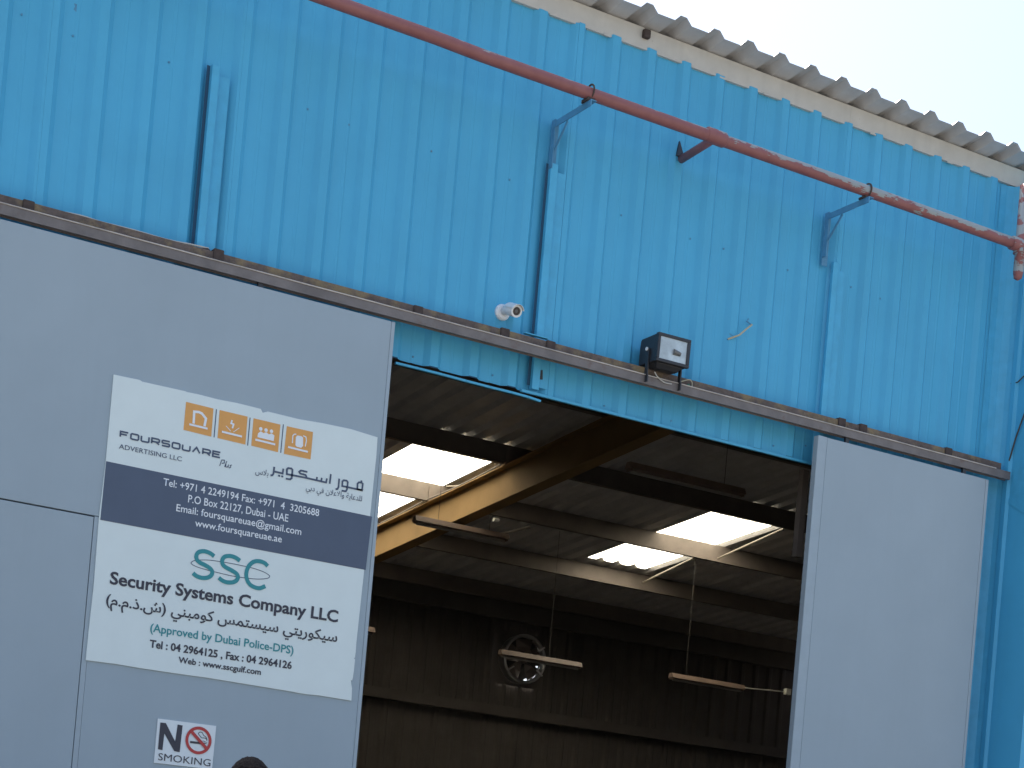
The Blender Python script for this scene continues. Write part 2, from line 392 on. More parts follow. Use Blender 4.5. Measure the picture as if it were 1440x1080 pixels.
# inner walls
def int_wall(xa, xb, y):
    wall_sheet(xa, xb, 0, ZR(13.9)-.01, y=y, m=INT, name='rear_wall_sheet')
EX, EZ, EY, ER = 14.12, 5.14, 13.70, .35
x = -4.0
cutx = sorted([-4.0 + SW*i for i in range(22) if -4.0 + SW*i < 19.9] + [20.0, EX-ER-.02, EX+ER+.02])
for i_, (a, c) in enumerate(zip(cutx, cutx[1:])):
    yy_ = 13.9 + .004*(i_ % 2); c += .02
    if a >= EX-ER-.03 and c <= EX+ER+.05:
        wall_sheet(a, c-.001, 0, EZ-ER-.02, y=yy_, m=INT, name='rear_wall_sheet'); wall_sheet(a, c-.001, EZ+ER+.02, ZR(13.9)-.01, y=yy_, m=INT, name='rear_wall_sheet')
    else: int_wall(a, c-.001, yy_)
b = MB(); vs = []; n = 48
for k in range(n):
    a = 2*math.pi*k/n; c_, s_ = math.cos(a), math.sin(a); m_ = max(abs(c_), abs(s_)); q = ER+.05
    vs += [(EX+(ER-.01)*c_, 13.868, EZ+(ER-.01)*s_), (EX+q*c_/m_, 13.868, EZ+q*s_/m_)]
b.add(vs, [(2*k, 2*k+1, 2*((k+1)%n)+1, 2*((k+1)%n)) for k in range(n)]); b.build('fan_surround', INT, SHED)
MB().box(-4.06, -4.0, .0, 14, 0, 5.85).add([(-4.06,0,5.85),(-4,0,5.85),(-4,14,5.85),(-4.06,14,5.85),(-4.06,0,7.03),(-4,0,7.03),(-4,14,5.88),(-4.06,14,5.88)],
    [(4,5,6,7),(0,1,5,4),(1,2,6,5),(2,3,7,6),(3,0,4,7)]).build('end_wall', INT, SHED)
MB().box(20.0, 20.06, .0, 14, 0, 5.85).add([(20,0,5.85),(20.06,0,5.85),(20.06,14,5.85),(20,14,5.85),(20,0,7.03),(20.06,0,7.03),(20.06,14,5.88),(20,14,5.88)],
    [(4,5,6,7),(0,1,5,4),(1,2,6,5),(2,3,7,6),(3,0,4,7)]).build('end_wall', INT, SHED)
# added unseen skin behind the front cladding, keeps daylight out of the lap joints
for (xa, xb, z0) in ((-4, OPX0-.02, 0), (OPX0-.019, OPX1+.019, OPZ+.05), (OPX1+.02, 20, 0)):
    MB().box(xa, xb, .012, .03, z0, 7.0).build('light_block_skin', INT, SHED)
for z in (2.1, 4.33):
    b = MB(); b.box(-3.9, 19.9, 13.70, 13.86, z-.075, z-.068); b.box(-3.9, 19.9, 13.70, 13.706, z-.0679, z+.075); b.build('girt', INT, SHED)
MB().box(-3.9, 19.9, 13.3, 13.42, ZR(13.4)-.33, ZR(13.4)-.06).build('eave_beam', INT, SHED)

# blue channel posts on the front wall; two run on below the rail
for (x, zt, zb, p, w_) in ((3.555, 5.92, 4.885, .072, .046), (5.80, 5.985, 4.575, .066, .052), (8.085, 5.94, 4.59, .060, .046)):
    MB().box(x, x+w_, -p, -.0335, zb, zt).build('wall_post', BLUE2, SHED, bevel=.003)
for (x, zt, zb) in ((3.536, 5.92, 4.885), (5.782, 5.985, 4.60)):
    MB().box(x, x+.0185, -.0352, -.0330, zb, zt).build('post_gap_shade', GAP, SHED)  # added dark strip, painted as the shaded gap left of the post
# flat wing of each post against the sheet
for (x, zt, zb) in ((3.60, 5.88, 4.885), (5.853, 5.95, 4.60), (8.132, 5.9, 4.60)):
    MB().box(x, x+.075, -.0375, -.0337, zb, zt).build('post_wing', BLUE2, SHED)
# soldered socket hole in the lintel strip next to the middle post
s_ = [(5.8451, 4.7047), (5.8826, 4.7129), (5.8885, 4.6548), (5.851, 4.6466)]
MB().poly(s_, -.0390, -.0378).build('socket_hole', BLACK, SHED)
# opening trims
tr = [(4.8598, 4.5275), (5.0171, 4.5282), (5.1799, 4.5282), (5.3454, 4.5254), (5.5131, 4.5239), (5.6659, 4.5246), (5.7865, 4.5224), (5.8774, 4.5151)]
b = MB(); [b.bar((p[0],-.046,p[1]), (q[0]+.002,-.046,q[1]), .018, .013) for p, q in zip(tr, tr[1:])]; b.build('bent_lintel_trim', BLUE2, SHED)
b = MB(); b.bar((5.74, -.036, 4.556), (8.13, -.036, 4.553), .018, .016); b.build('lintel_trim', BLUE2, SHED)
b = MB()
for k in range(8, 20):
    xx = X0 + k*PIT
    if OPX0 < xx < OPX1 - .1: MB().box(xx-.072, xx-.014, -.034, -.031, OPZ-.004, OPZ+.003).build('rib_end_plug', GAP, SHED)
MB().box(8.235, 8.285, .26, .31, 3.99, 4.60).build('jamb_stub', PURL, SHED)
# fixing screws in the pans
scr = [(2.4884, 5.8849), (2.7733, 5.8582), (3.3226, 5.8808), (4.1749, 5.8649), (4.4428, 5.8502), (4.9957, 5.8491), (5.5482, 5.8269), (6.3816, 5.8249), (6.928, 5.814), (7.2007, 5.8176), (7.7417, 5.8099), (8.2973, 5.8292), (8.5641, 5.8143), (8.9452, 5.4257), (4.9933, 4.6038), (5.5486, 4.614), (6.3775, 4.6), (6.9004, 4.6127), (7.3618, 4.585), (7.7483, 4.6199), (8.0196, 4.6744), (3.2038, 5.7255), (3.7625, 5.8918)]
b = MB()
for x_, z_ in scr: b.tube([(x_, -.0026, z_), (x_, -.009, z_)], .0065, 6)
so_ = b.build('fixing_screw', BLUE_D, SHED); so_['kind'] = 'stuff'
# a dent with dark scuffing near the upper left
sp = [(2.7639, 6.0346), (2.7878, 6.0344), (2.7966, 6.0112), (2.7812, 5.9907), (2.7644, 6.001), (2.7707, 6.0186)]
MB().poly(sp, -.0042, -.0032).build('scuff_patch', BLUE_D, SHED)

# ------------------------------------------------------------------ door rail
RAIL = empty('door_rail', 'long rusty steel sliding door rail running across the blue wall', 'rail', (6, -.12, 4.74))
b = MB(); b.box(-1.0, 9.745, -.19, -.186, 4.742, 4.798); b.box(-1.0, 9.745, -.1858, -.145, 4.794, 4.798)
b.box(-1.0, 9.745, -.1858, -.177, 4.742, 4.746); b.box(-1.0, 9.745, -.1445, -.141, 4.742, 4.798); b.build('track', TRACK, RAIL)
MB().box(-1.0, 9.70, -.1405, -.062, 4.80, 4.862).build('backing_bar', RUST, RAIL, bevel=.004)
MB().tube([(x/20, -.193, 4.7985 + random.uniform(-.001,.001)) for x in range(-20, 195, 4)], .0035, 6).build('lip', mat('worn_lip', (.5,.47,.43), .5, var=.3, vscale=7), RAIL)
for x, hh in ((2.55,.004), (3.63,.016), (4.9,.0), (5.50,.006), (5.83,.004), (8.17,.012), (8.36,.010), (9.15,.006)):
    MB().box(x, x+.062, -.155, -.058, 4.80, 4.862+hh).build('fixing_lug', RUSTD, RAIL, bevel=.006)
MB().bar((5.68,-.12,4.880), (5.85,-.12,4.882), .03, .006).build('strap', BLUE2, RAIL)

# ------------------------------------------------------------------ sliding doors
def door(name, label, xa, xb, zt, y=-.20, th_=.05):
    D = empty(name, label, 'sliding door', ((xa+xb)/2, y, 0))
    return D
DL = door('sliding_door', 'wide grey sheet sliding door carrying the company sign, left of the doorway', .35, 4.76, 4.71)
# wicket door opening outline in the left door
wk = [(2.5579, 3.2564), (3.073, 3.2617), (3.0677, 2.1689)]
WX1 = wk[1][0]; WZ = wk[1][1]
b = MB(); b.poly([(.35, WZ+.006), (WX1+.03, WZ+.006), (WX1+.03, .03), (4.738, .03), (4.738, 4.712), (.35, 4.712)], -.20, -.150); b.build('door_panel', GREY, DL, bevel=.002)
b = MB(); b.box(.35, .8, -.20, -.15, .03, WZ+.005); b.build('door_panel', GREY, DL, bevel=.003)
MB().box(.8, WX1+.0295, -.1605, -.150, .03, WZ+.0055).build('rebate', JOINT, DL)
w_ = MB().box(.815, WX1-.003, -.1985, -.161, .04, WZ-.0015).build('wicket_door', GREY, DL, bevel=.003)
MB().box(WX1+.0005, WX1+.0292, -.1992, -.161, .03, WZ+.003).build('frame_strip', GREYE, DL, bevel=.002)
MB().box(4.7385, 4.762, -.204, -.146, .03, 4.7125).build('edge_channel', GREYE, DL, bevel=.004)
DR = door('sliding_door', 'plain grey sheet sliding door at the right of the doorway', 7.97, 9.53, 4.70)
MB().box(8.045, 9.505, -.20, -.150, .03, 4.700).build('door_panel', GREY, DR, bevel=.003)
MB().box(7.966, 8.0435, -.2015, -.152, .03, 4.702).build('edge_channel', GREYE, DR, bevel=.004)
MB().box(9.5058, 9.53, -.204, -.147, .03, 4.698).build('edge_channel', GREYE, DR, bevel=.004)
for D, hx in ((DR, (8.22, 9.30)), (DL, (1.2, 3.9))):
    for x in hx: MB().box(x, x+.03, -.178, -.160, 4.69, 4.76).build('hanger', BLACK, D)

# ------------------------------------------------------------------ lettering helpers
def text_mesh(body, off=0., shear=0.):
    c = bpy.data.curves.new('lettering', 'FONT'); c.body = body; c.size = 1; c.offset = off; c.shear = shear; c.resolution_u = 3
    o = bpy.data.objects.new('lettering', c); COL.objects.link(o)
    dg = bpy.context.evaluated_depsgraph_get(); dg.update()
    me = bpy.data.meshes.new_from_object(o.evaluated_get(dg)); bpy.data.objects.remove(o); bpy.data.curves.remove(c)
    return me
def text_line(body, box, y, m, parent, off=0., caph=.70, name='lettering', zfix=None, shear=0., slope=0.):
    x0, x1, zb, cap = box
    me = text_mesh(body, off, shear); vs = [v.co.copy() for v in me.vertices]
    a = min(v.x for v in vs); b_ = max(v.x for v in vs)
    kx = (x1-x0)/(b_-a); kz = cap/caph if zfix is None else zfix
    q = Vector((0,0,0)); p = parent
    while p: q += p.location; p = p.parent
    for v, c in zip(me.vertices, vs):
        v.co = Vector((x0 + (c.x-a)*kx, y, zb + c.y*kz + slope*(c.x-a)*kx)) - q
    me.materials.clear(); me.materials.append(m)
    o = bpy.data.objects.new(name, me); link(o, parent); return o
# Arabic letters: (isolated, final, initial, medial)
AR = {'س':0xFEB1,'ش':0xFEB5,'ي':0xFEF1,'ك':0xFED9,'ت':0xFE95,'م':0xFEE1,'ب':0xFE8F,'ن':0xFEE5,'ف':0xFED1,'ل':0xFEDD,'ع':0xFEC9,'ة':0xFE93}
AR2 = {'و':0xFEED,'ر':0xFEAD,'ذ':0xFEAB,'ا':0xFE8D,'د':0xFEA9}
def shape(word):
    out = []; i = 0; prev = False; s = word
    while i < len(s):
        ch = s[i]
        if ch == 'ل' and i+1 < len(s) and s[i+1] == 'ا':
            out.append(chr(0xFEFC if prev else 0xFEFB)); prev = False; i += 2; continue
        nxt = i+1 < len(s) and (s[i+1] in AR or s[i+1] in AR2)
        if ch in AR:
            if ch == 'ة': out.append(chr(AR[ch] + (1 if prev else 0))); prev = False
            else:
                out.append(chr(AR[ch] + (3 if prev and nxt else 1 if prev else 2 if nxt else 0))); prev = nxt
        elif ch in AR2: out.append(chr(AR2[ch] + (1 if prev else 0))); prev = False
        else: out.append(ch); prev = False
        i += 1
    return ''.join(reversed(out))
def ar(words): return ' '.join(shape(w) for w in reversed(words.split(' ')))

# ------------------------------------------------------------------ company sign
SY = -.2045; S1 = -.2090; S2 = -.2110; S3 = -.2130
SIGN = empty('company_sign', 'white sign with orange icons, navy phone band and teal SSC logo on the left door', 'sign', (3.9, SY, 2.48))
out_t = [(3.1053, 4.0389), (3.253, 4.0415), (3.2671, 4.0354), (3.5141, 4.0367), (3.5282, 4.0344), (3.5908, 4.036), (3.7108, 4.0326), (3.8242, 4.0367), (3.9686, 4.0338), (3.982, 4.0151), (4.0127, 4.0282), (4.204, 4.0249), (4.3525, 4.0326), (4.5341, 4.0357), (4.7094, 4.023), (4.7119, 3.9192), (4.706, 3.5708), (4.6989, 3.2503)]
out_r = [(4.6899, 2.8239), (4.6907, 2.764), (4.689, 2.7292), (4.6808, 2.7285), (4.6905, 2.7188), (4.6898, 2.6578), (4.6872, 2.6113), (4.6837, 2.5946), (4.6751, 2.599), (4.6807, 2.5735), (4.6875, 2.5513), (4.6895, 2.5147), (4.691, 2.4789)]
out_b = [(4.5595, 2.4807), (4.4787, 2.4818), (4.409, 2.4779), (4.3542, 2.4787), (4.3094, 2.4808)]
out_c = [(3.7874, 2.4886), (3.6612, 2.4869), (3.5882, 2.4866), (3.3976, 2.4867), (3.2705, 2.4896), (3.1702, 2.4883)]
out_l = [(3.0935, 2.4862), (3.0963, 2.7113), (3.1006, 2.879), (3.0958, 3.2576)]
out_m = [(3.1052, 3.5696)]
outline = out_t + out_r + out_b + out_c + out_l + out_m
MB().poly(outline, -.2085, -.2005).build('board', VINYL, SIGN)
band = [(3.1064, 3.5678), (4.7177, 3.5596), (4.7077, 3.2455), (3.1031, 3.2485)]
MB().poly(band, S1-.0010, S1+.0002).build('band', NAVY, SIGN)
# logo squares
icons = [[(3.5263, 3.9797), (3.6882, 3.9765), (3.6903, 3.8195), (3.5254, 3.8243)], [(3.7254, 3.9761), (3.894, 3.9741), (3.8953, 3.8166), (3.7274, 3.8199)],
         [(3.9302, 3.9728), (4.0953, 3.9705), (4.0953, 3.8135), (3.9312, 3.8182)], [(4.1352, 3.9703), (4.299, 3.97), (4.2988, 3.8125), (4.1321, 3.8118)]]
PXM = .0043        # metres per photo pixel on this sign, for stroke widths
sq = []
for q in icons: sq.append(MB().poly(q, S1-.0010, S1+.0002).build('icon_square', ORANGE, SIGN))
for seg in ([(3.706, 3.9758), (3.7068, 3.819)], [(3.9092, 3.9717), (3.9094, 3.8138)], [(4.1132, 3.9759), (4.1124, 3.8135)]):
    MB().ribbon(seg, 1.3*PXM, S1-.0006).build('divider', NAVYT, SIGN)
b = MB(); b.ribbon([(3.5802, 3.8702), (3.5775, 3.9356), (3.6057, 3.9388), (3.6237, 3.9343), (3.6492, 3.912), (3.6446, 3.8681)], 3.2*PXM, S2)
b.ribbon([(3.555, 3.8606), (3.6631, 3.8581)], 2.6*PXM, S3); b.build('door_icon', WHITEINK, sq[0])
b = MB(); b.ribbon([(3.7484, 3.859), (3.8694, 3.8559)], 2.6*PXM, S3)
b.ribbon([(3.8034, 3.9352), (3.7992, 3.9166), (3.8143, 3.9142), (3.8088, 3.8908)], 2.2*PXM, S2); b.ribbon([(3.7703, 3.8968), (3.8004, 3.8735)], .8*PXM, S2)
b.ribbon([(3.8496, 3.9009), (3.8166, 3.8713)], .8*PXM, S2); b.build('spark_icon', WHITEINK, sq[1])
b = MB()
for cx, cz in [(3.9785, 3.9218), (4.0106, 3.9216), (4.044, 3.9217)]:
    b.poly([(cx+.0105*math.cos(t*math.pi/6), cz+.0105*math.sin(t*math.pi/6)) for t in range(12)], S2-.0003, S2)
b.poly([(3.9628, 3.8721), (3.9643, 3.8937), (3.9797, 3.9091), (3.9962, 3.9013), (4.013, 3.9098), (4.0301, 3.9015), (4.0463, 3.9104), (4.0642, 3.9011), (4.0624, 3.8699)], S2-.0003, S2)
b.ribbon([(3.9505, 3.8556), (4.0732, 3.8524)], 2.6*PXM, S3); b.build('people_icon', WHITEINK, sq[2])
b = MB(); b.poly([(4.1955, 3.9194), (4.2036, 3.9306), (4.2282, 3.9317), (4.24, 3.9256), (4.2446, 3.8783), (4.2346, 3.8661), (4.2068, 3.8662), (4.1967, 3.8744)], S2-.0003, S2)
b.ribbon([(4.1775, 3.8818), (4.1765, 3.924), (4.1848, 3.9342), (4.1969, 3.9366)], 1.4*PXM, S2); b.ribbon([(4.2401, 3.9369), (4.2579, 3.9321), (4.2623, 3.9131), (4.2582, 3.8782)], 1.4*PXM, S2)
b.ribbon([(4.1526, 3.8542), (4.2764, 3.8507)], 2.6*PXM, S3); b.build('panel_icon', WHITEINK, sq[3])
# FOURSQUARE wordmark, wide techno capitals drawn as strokes
fa, fb, fz, fh = (3.1713, 3.7517, 3.7102, 0.0367)
GL = {'F': [[(0,0),(0,1),(1,1)],[(0,.52),(.85,.52)]], 'O': [[(.12,0),(0,.15),(0,.85),(.12,1),(.88,1),(1,.85),(1,.15),(.88,0),(.12,0)]],
 'U': [[(0,1),(0,.15),(.12,0),(.88,0),(1,.15),(1,1)]], 'R': [[(0,0),(0,1),(.85,1),(1,.88),(1,.52),(.85,.4),(0,.4)],[(.55,.4),(1,0)]],
 'S': [[(1,1),(.12,1),(0,.88),(0,.62),(.12,.5),(.88,.5),(1,.38),(1,.12),(.88,0),(0,0)]], 'Q': [[(.12,0),(0,.15),(0,.85),(.12,1),(.88,1),(1,.85),(1,.15),(.88,0),(.12,0)],[(.6,.12),(.6,-.16)]],
 'A': [[(0,0),(.5,1),(1,0)]], 'E': [[(1,1),(0,1),(0,0),(1,0)],[(0,.52),(.9,.52)]]}
word = 'FOURSQUARE'; step = (fb-fa+.016)/10; lw = step-.0165; b = MB()
for i, ch in enumerate(word):
    ox = fa + i*step
    for j, st in enumerate(GL[ch]): b.ribbon([(ox + p*lw, fz+.004 + q*(fh-.008)) for p, q in st], .0092, S2-.0002*j)
b.build('foursquare_wordmark', NAVYT, SIGN)
text_line('ADVERTISING LLC', (3.1699, 3.5308, 3.6496, 0.0259), S2, NAVYT, SIGN, off=.004)
b = MB()
for st in ([(3.754, 3.6682), (3.7636, 3.7036), (3.7797, 3.7056), (3.7799, 3.6897), (3.7654, 3.6845)], [(3.7833, 3.6678), (3.7943, 3.7035)], [(3.7915, 3.6847), (3.7896, 3.6703), (3.7994, 3.6698), (3.8063, 3.6864), (3.8054, 3.6691)], [(3.8258, 3.6877), (3.8164, 3.6835), (3.8205, 3.6751), (3.8108, 3.6671)]):
    b.ribbon(st, .0045, S2)
b.build('plus_script', NAVYT, SIGN)
# Arabic wordmark
b = MB()
for st in ([(4.6395, 3.6988), (4.6082, 3.7002), (4.6063, 3.7309), (4.6146, 3.7408), (4.6318, 3.742), (4.6397, 3.7373), (4.6395, 3.6988), (4.544, 3.6994)], [(4.544, 3.6994), (4.5108, 3.6993), (4.5094, 3.7254), (4.5166, 3.734), (4.5359, 3.7351), (4.544, 3.7284), (4.543, 3.6863), (4.5362, 3.6736), (4.5106, 3.6724)],
           [(4.4877, 3.7377), (4.4879, 3.6888), (4.4823, 3.6769), (4.4707, 3.6726)], [(4.4327, 3.7539), (4.4308, 3.6975)], [(4.4107, 3.7245), (4.4074, 3.7002), (4.279, 3.7027), (4.2012, 3.7015)],
           [(4.3782, 3.7218), (4.3762, 3.7014)], [(4.349, 3.7208), (4.3463, 3.7019)], [(4.2857, 3.7372), (4.2449, 3.738), (4.2352, 3.7285), (4.2416, 3.72), (4.2764, 3.7181), (4.2856, 3.704)],
           [(4.2012, 3.7015), (4.1603, 3.7007), (4.1587, 3.7289), (4.1657, 3.7363), (4.1855, 3.7377), (4.1933, 3.7315), (4.1928, 3.6847), (4.1849, 3.6755), (4.1568, 3.6742)], [(4.1367, 3.7276), (4.135, 3.6994), (4.0854, 3.7009)], [(4.0807, 3.7269), (4.079, 3.6881), (4.0729, 3.6773), (4.0622, 3.6747)]):
    b.ribbon(st, .0105, S2 - .0001*len(b.v)/40)
for c in [(4.6299, 3.7494), (4.1146, 3.6828), (4.1339, 3.6825)]:
    b.poly([(c[0]-.006,c[1]-.005),(c[0]+.006,c[1]-.005),(c[0]+.006,c[1]+.005),(c[0]-.006,c[1]+.005)], S2-.0004, S2-.0003)
b.build('arabic_wordmark', NAVYT, SIGN)
text_line(ar('بلاس'), (3.9699, 4.0489, 3.6675, 0.0151), S2, NAVYT, SIGN, zfix=.046, off=.004)
text_line(ar('للدعاية والاعلان في دبي'), (4.2856, 4.6434, 3.6351, 0.01), S2, NAVYT, SIGN, zfix=.044, off=.004)
for body, bx in (('Tel: +971 4 2249194 Fax: +971  4  3205688', (3.4365, 4.3808, 3.4997, 0.0403)),
                 ('P.O Box 22127, Dubai - UAE', (3.588, 4.1936, 3.4341, 0.0425)),
                 ('Email: foursquareuae@gmail.com', (3.5244, 4.2808, 3.3737, 0.0395)),
                 ('www.foursquareuae.ae', (3.6403, 4.1657, 3.3109, 0.0389))):
    text_line(body, bx, S2-.0008, WHITEINK, SIGN, off=.008)
# SSC logo
b = MB()
W_ = 5.5*PXM
for st in ([(3.7693, 3.1648), (3.7445, 3.1774), (3.7111, 3.1826), (3.68, 3.1738), (3.6656, 3.1536), (3.6702, 3.1302), (3.6893, 3.1158), (3.7231, 3.1061), (3.755, 3.0916), (3.7671, 3.0737), (3.7588, 3.0524), (3.7343, 3.0377), (3.7018, 3.0341), (3.6731, 3.0404), (3.6547, 3.0518)],
           [(3.9242, 3.1655), (3.8986, 3.178), (3.8648, 3.1825), (3.8337, 3.1736), (3.8199, 3.1544), (3.8237, 3.1297), (3.8441, 3.1154), (3.8769, 3.1054), (3.9092, 3.0916), (3.9215, 3.0736), (3.913, 3.0522), (3.8896, 3.0381), (3.8552, 3.0337), (3.8285, 3.0396), (3.8085, 3.0509)],
           [(4.0942, 3.1643), (4.0744, 3.178), (4.0448, 3.1833), (4.0116, 3.1763), (3.985, 3.1526), (3.9719, 3.1235), (3.9701, 3.092), (3.9802, 3.0623), (4.0004, 3.042), (4.0303, 3.0325), (4.0593, 3.0332), (4.0907, 3.05)]):
    b.ribbon(smooth_path(st, 5), W_, S2)
b.build('ssc_lettering', TEAL, SIGN)
b = MB(); b.ribbon(smooth_path([(3.638, 3.1049), (3.6516, 3.1191), (3.6926, 3.1309), (3.7481, 3.1391), (3.8093, 3.1415), (3.871, 3.1422), (3.938, 3.1411), (4.0056, 3.1381), (4.0645, 3.1301), (4.0996, 3.1189), (4.1122, 3.1088), (4.1017, 3.0968), (4.0639, 3.086), (4.0114, 3.0787), (3.9443, 3.0752), (3.8775, 3.0743), (3.8107, 3.0779), (3.7442, 3.0818), (3.6826, 3.0882), (3.6491, 3.0967)], 3, True), .95*PXM, S1-.0008, True)
b.build('orbit_ring', NAVYT, SIGN)
text_line('Security Systems Company LLC', (3.186, 4.5585, 2.9164, 0.0664), S2, INK, SIGN, off=.026)
text_line('(' + ' . '.join(shape(c) for c in 'ممذش').replace(' . ', '.') + ') ' + ar('سيكوريتي سيستمس كومبني'), (3.1753, 4.5651, 2.8028, 0.0531), S2, INK, SIGN, zfix=.080, off=.016)
text_line('(Approved by Dubai Police-DPS)', (3.4376, 4.2983, 2.6939, 0.045), S2, TEAL, SIGN, off=.016)
text_line('Tel : 04 2964125 , Fax : 04 2964126', (3.442, 4.2958, 2.6082, 0.0412), S2, INK, SIGN, off=.028)
text_line('Web : www.sscgulf.com', (3.6157, 4.1107, 2.5482, 0.0325), S2, INK, SIGN, off=.024)

# ------------------------------------------------------------------ no smoking sign
NS = empty('no_smoking_sign', 'small square NO SMOKING sign below the company sign', 'sign', (3.65, SY, 1.94))
nb = [(3.5288, 2.226), (3.8725, 2.2284), (3.8709, 1.9842), (3.5289, 1.9821)]
MB().poly(nb, -.2075, -.2005).build('board', mat('ns_white', (.66,.73,.76), .35), NS)
MB().poly([(3.5443, 2.206), (3.5758, 2.2073), (3.6397, 2.1112), (3.6451, 2.2078), (3.6743, 2.206), (3.6709, 2.0573), (3.6389, 2.059), (3.5726, 2.1495), (3.5699, 2.0562), (3.5438, 2.0585)], S1-.0008, S1).build('letter_n', INK, NS)
cc = [(3.7745, 2.1348), (3.8462, 2.1352), (3.7682, 2.2008)]
cx, cz = cc[0]; rr = (abs(cc[1][0]-cx) + abs(cc[2][1]-cz))/2
MB().ribbon([(cx+rr*math.cos(t*math.pi/18), cz+rr*math.sin(t*math.pi/18)) for t in range(36)], 3.9*PXM, S2, True).build('ban_ring', REDINK, NS)
MB().ribbon([(3.7217, 2.1845), (3.8285, 2.0927)], 4.2*PXM, S3).build('ban_slash', REDINK, NS)
b = MB(); b.ribbon([(3.7261, 2.1206), (3.7875, 2.1209)], 2.8*PXM, S1-.0008); b.ribbon([(3.8018, 2.1254), (3.8238, 2.1226)], 1*PXM, S1-.0008); b.ribbon([(3.799, 2.1361), (3.825, 2.1293)], .7*PXM, S1-.0008)
b.ribbon(smooth_path([(3.824, 2.1392), (3.8189, 2.1496), (3.8069, 2.1526), (3.7934, 2.152), (3.7807, 2.1615), (3.7709, 2.1724), (3.7787, 2.1822), (3.7924, 2.1806), (3.802, 2.1669), (3.8162, 2.1592), (3.8241, 2.1447)], 3), .9*PXM, S1-.0008); b.build('cigarette', INK, NS)
text_line('SMOKING', (3.5495, 3.8579, 1.9992, 0.0397), S1-.0008, INK, NS, off=.0)

# ------------------------------------------------------------------ fire pipe
PY, PZ = -.42, 6.297
PIPEO = empty('fire_water_pipe', 'red fire pipe with peeling paint running along the upper wall', 'pipe', (6.5, PY, PZ))
MB().tube([(x, PY, PZ + .012*math.sin(x*.9)*.4 + (.016 if x < 5 else .016*(9.4-x)/4.4 - .008)) for x in [-3+.31*i for i in range(41)]], .0375, 20).build('pipe_run', PIPE, PIPEO, smooth=True)
zt = PZ + .006
MB().tube([(6.69,PY,zt),(6.70,PY,zt),(6.83,PY,zt-.002),(6.84,PY,zt-.002)], [.040,.047,.047,.040], 20).build('tee_coupling', PIPE, PIPEO, smooth=True)
MB().tube([(6.765, PY, zt), (6.765, PY+.07, zt-.012), (6.765, -.06, zt-.03)], [.03,.026,.026], 16).build('branch_stub', PIPE, PIPEO, smooth=True)
MB().add([(6.72,-.075,zt-.02),(6.78,-.075,zt-.02),(6.745,-.06,zt+.085),(6.72,-.06,zt-.02),(6.78,-.06,zt-.02),(6.745,-.045,zt+.085)], [(0,1,2),(5,4,3),(0,2,5,3),(1,4,5,2),(0,3,4,1)]).build('torn_flap', BLACK, PIPEO)
MB().tube([(9.43, PY, PZ+.42), (9.43, PY, PZ-.02), (9.43, PY, PZ-.03)], [.036,.036,.036], 20).build('riser', PIPE, PIPEO, smooth=True)
MB().tube([(9.43, PY, PZ-.031), (9.43, PY, PZ-.06), (9.43, PY, PZ-.061), (9.43, PY, PZ-.19), (9.43, PY, PZ-.235), (9.43, PY, PZ-.25)], [.047,.047,.034,.036,.028,.004], 20).build('drop_leg', PIPE, PIPEO, smooth=True)
MB().tube([(9.34,PY,PZ-.004),(9.35,PY,PZ-.004),(9.48,PY,PZ-.004)], [.04,.048,.048], 20).build('tee_joint', PIPE, PIPEO, smooth=True)
def bracket(x, zoff, label):
    B = empty('pipe_bracket', label, 'bracket', (x, -.03, 6.1), 'blue brackets under the red pipe')
    MB().box(x-.022, x+.026, -.0392, -.0335, 5.90, 6.255).build('back_plate', BLUE_D, B)
    MB().box(x-.022, x-.016, -.075, -.0393, 5.95, 6.255).build('upright', BLUE_D, B)
    b = MB(); b.box(x-.020, x-.014, -.47, -.0755, 6.205, 6.245); b.box(x-.0139, x+.022, -.47, -.0355, 6.240, 6.245); b.build('arm', BLUE_D, B)
    MB().bar((x-.010, -.038, 6.03), (x-.010, -.20, 6.203), .006, .018).build('gusset', BLUE_D, B)
    MB().tube([(x, PY+.044*math.sin(t*math.pi/10), PZ+.008+zoff+.044*math.cos(t*math.pi/10)) for t in range(-8, 9)], .006, 6).build('u_bolt', RUSTD, B)
    MB().box(x-.03, x+.025, PY-.025, PY+.045, 6.2455, 6.262+zoff).build('saddle', RUSTD, B)
bracket(5.82, .004, 'blue angle bracket holding the red pipe above the camera and middle post')
bracket(8.02, -.004, 'blue angle bracket holding the red pipe above the right-hand post')

# ------------------------------------------------------------------ CCTV camera
CX, CZ = 5.575, 5.008
CAM_ = empty('security_camera', 'small white bullet security camera fixed to the blue wall', 'camera', (CX, 0, CZ))
MB().tube([(CX,-.003,CZ),(CX,-.018,CZ),(CX,-.028,CZ)], [.050,.050,.040], 24).build('base_plate', WHITEP, CAM_)
MB().tube([(CX,-.028,CZ),(CX+.006,-.055,CZ+.004),(CX+.012,-.070,CZ+.010)], [.024,.020,.020], 14).build('arm', WHITEP, CAM_, smooth=True)
aim = Vector((-.02, -.92, -.34)).normalized(); p0 = Vector((CX+.012, -.062, CZ+.012))
P = lambda t: p0 + aim*t
MB().tube([P(-.02), P(.0), P(.11), P(.112)], [.028,.036,.036,.034], 24).build('housing', WHITEP, CAM_, smooth=True)
MB().tube([P(.1121), P(.118), P(.1182)], [.037,.037,.026], 24, cap=False).build('front_ring', WHITEP, CAM_)
MB().tube([P(.1), P(.114)], [.025,.025], 20).build('lens', mat('lens_glass', (.02,.018,.022), .15), CAM_)
MB().tube([P(.1142), P(.116)], [.011,.009], 14).build('lens_centre', mat('lens_centre', (.09,.1,.11), .2), CAM_)
up = aim.cross(Vector((1,0,0))).normalized(); 
if up.z < 0: up = -up
b = MB(); n = 10; vs = []
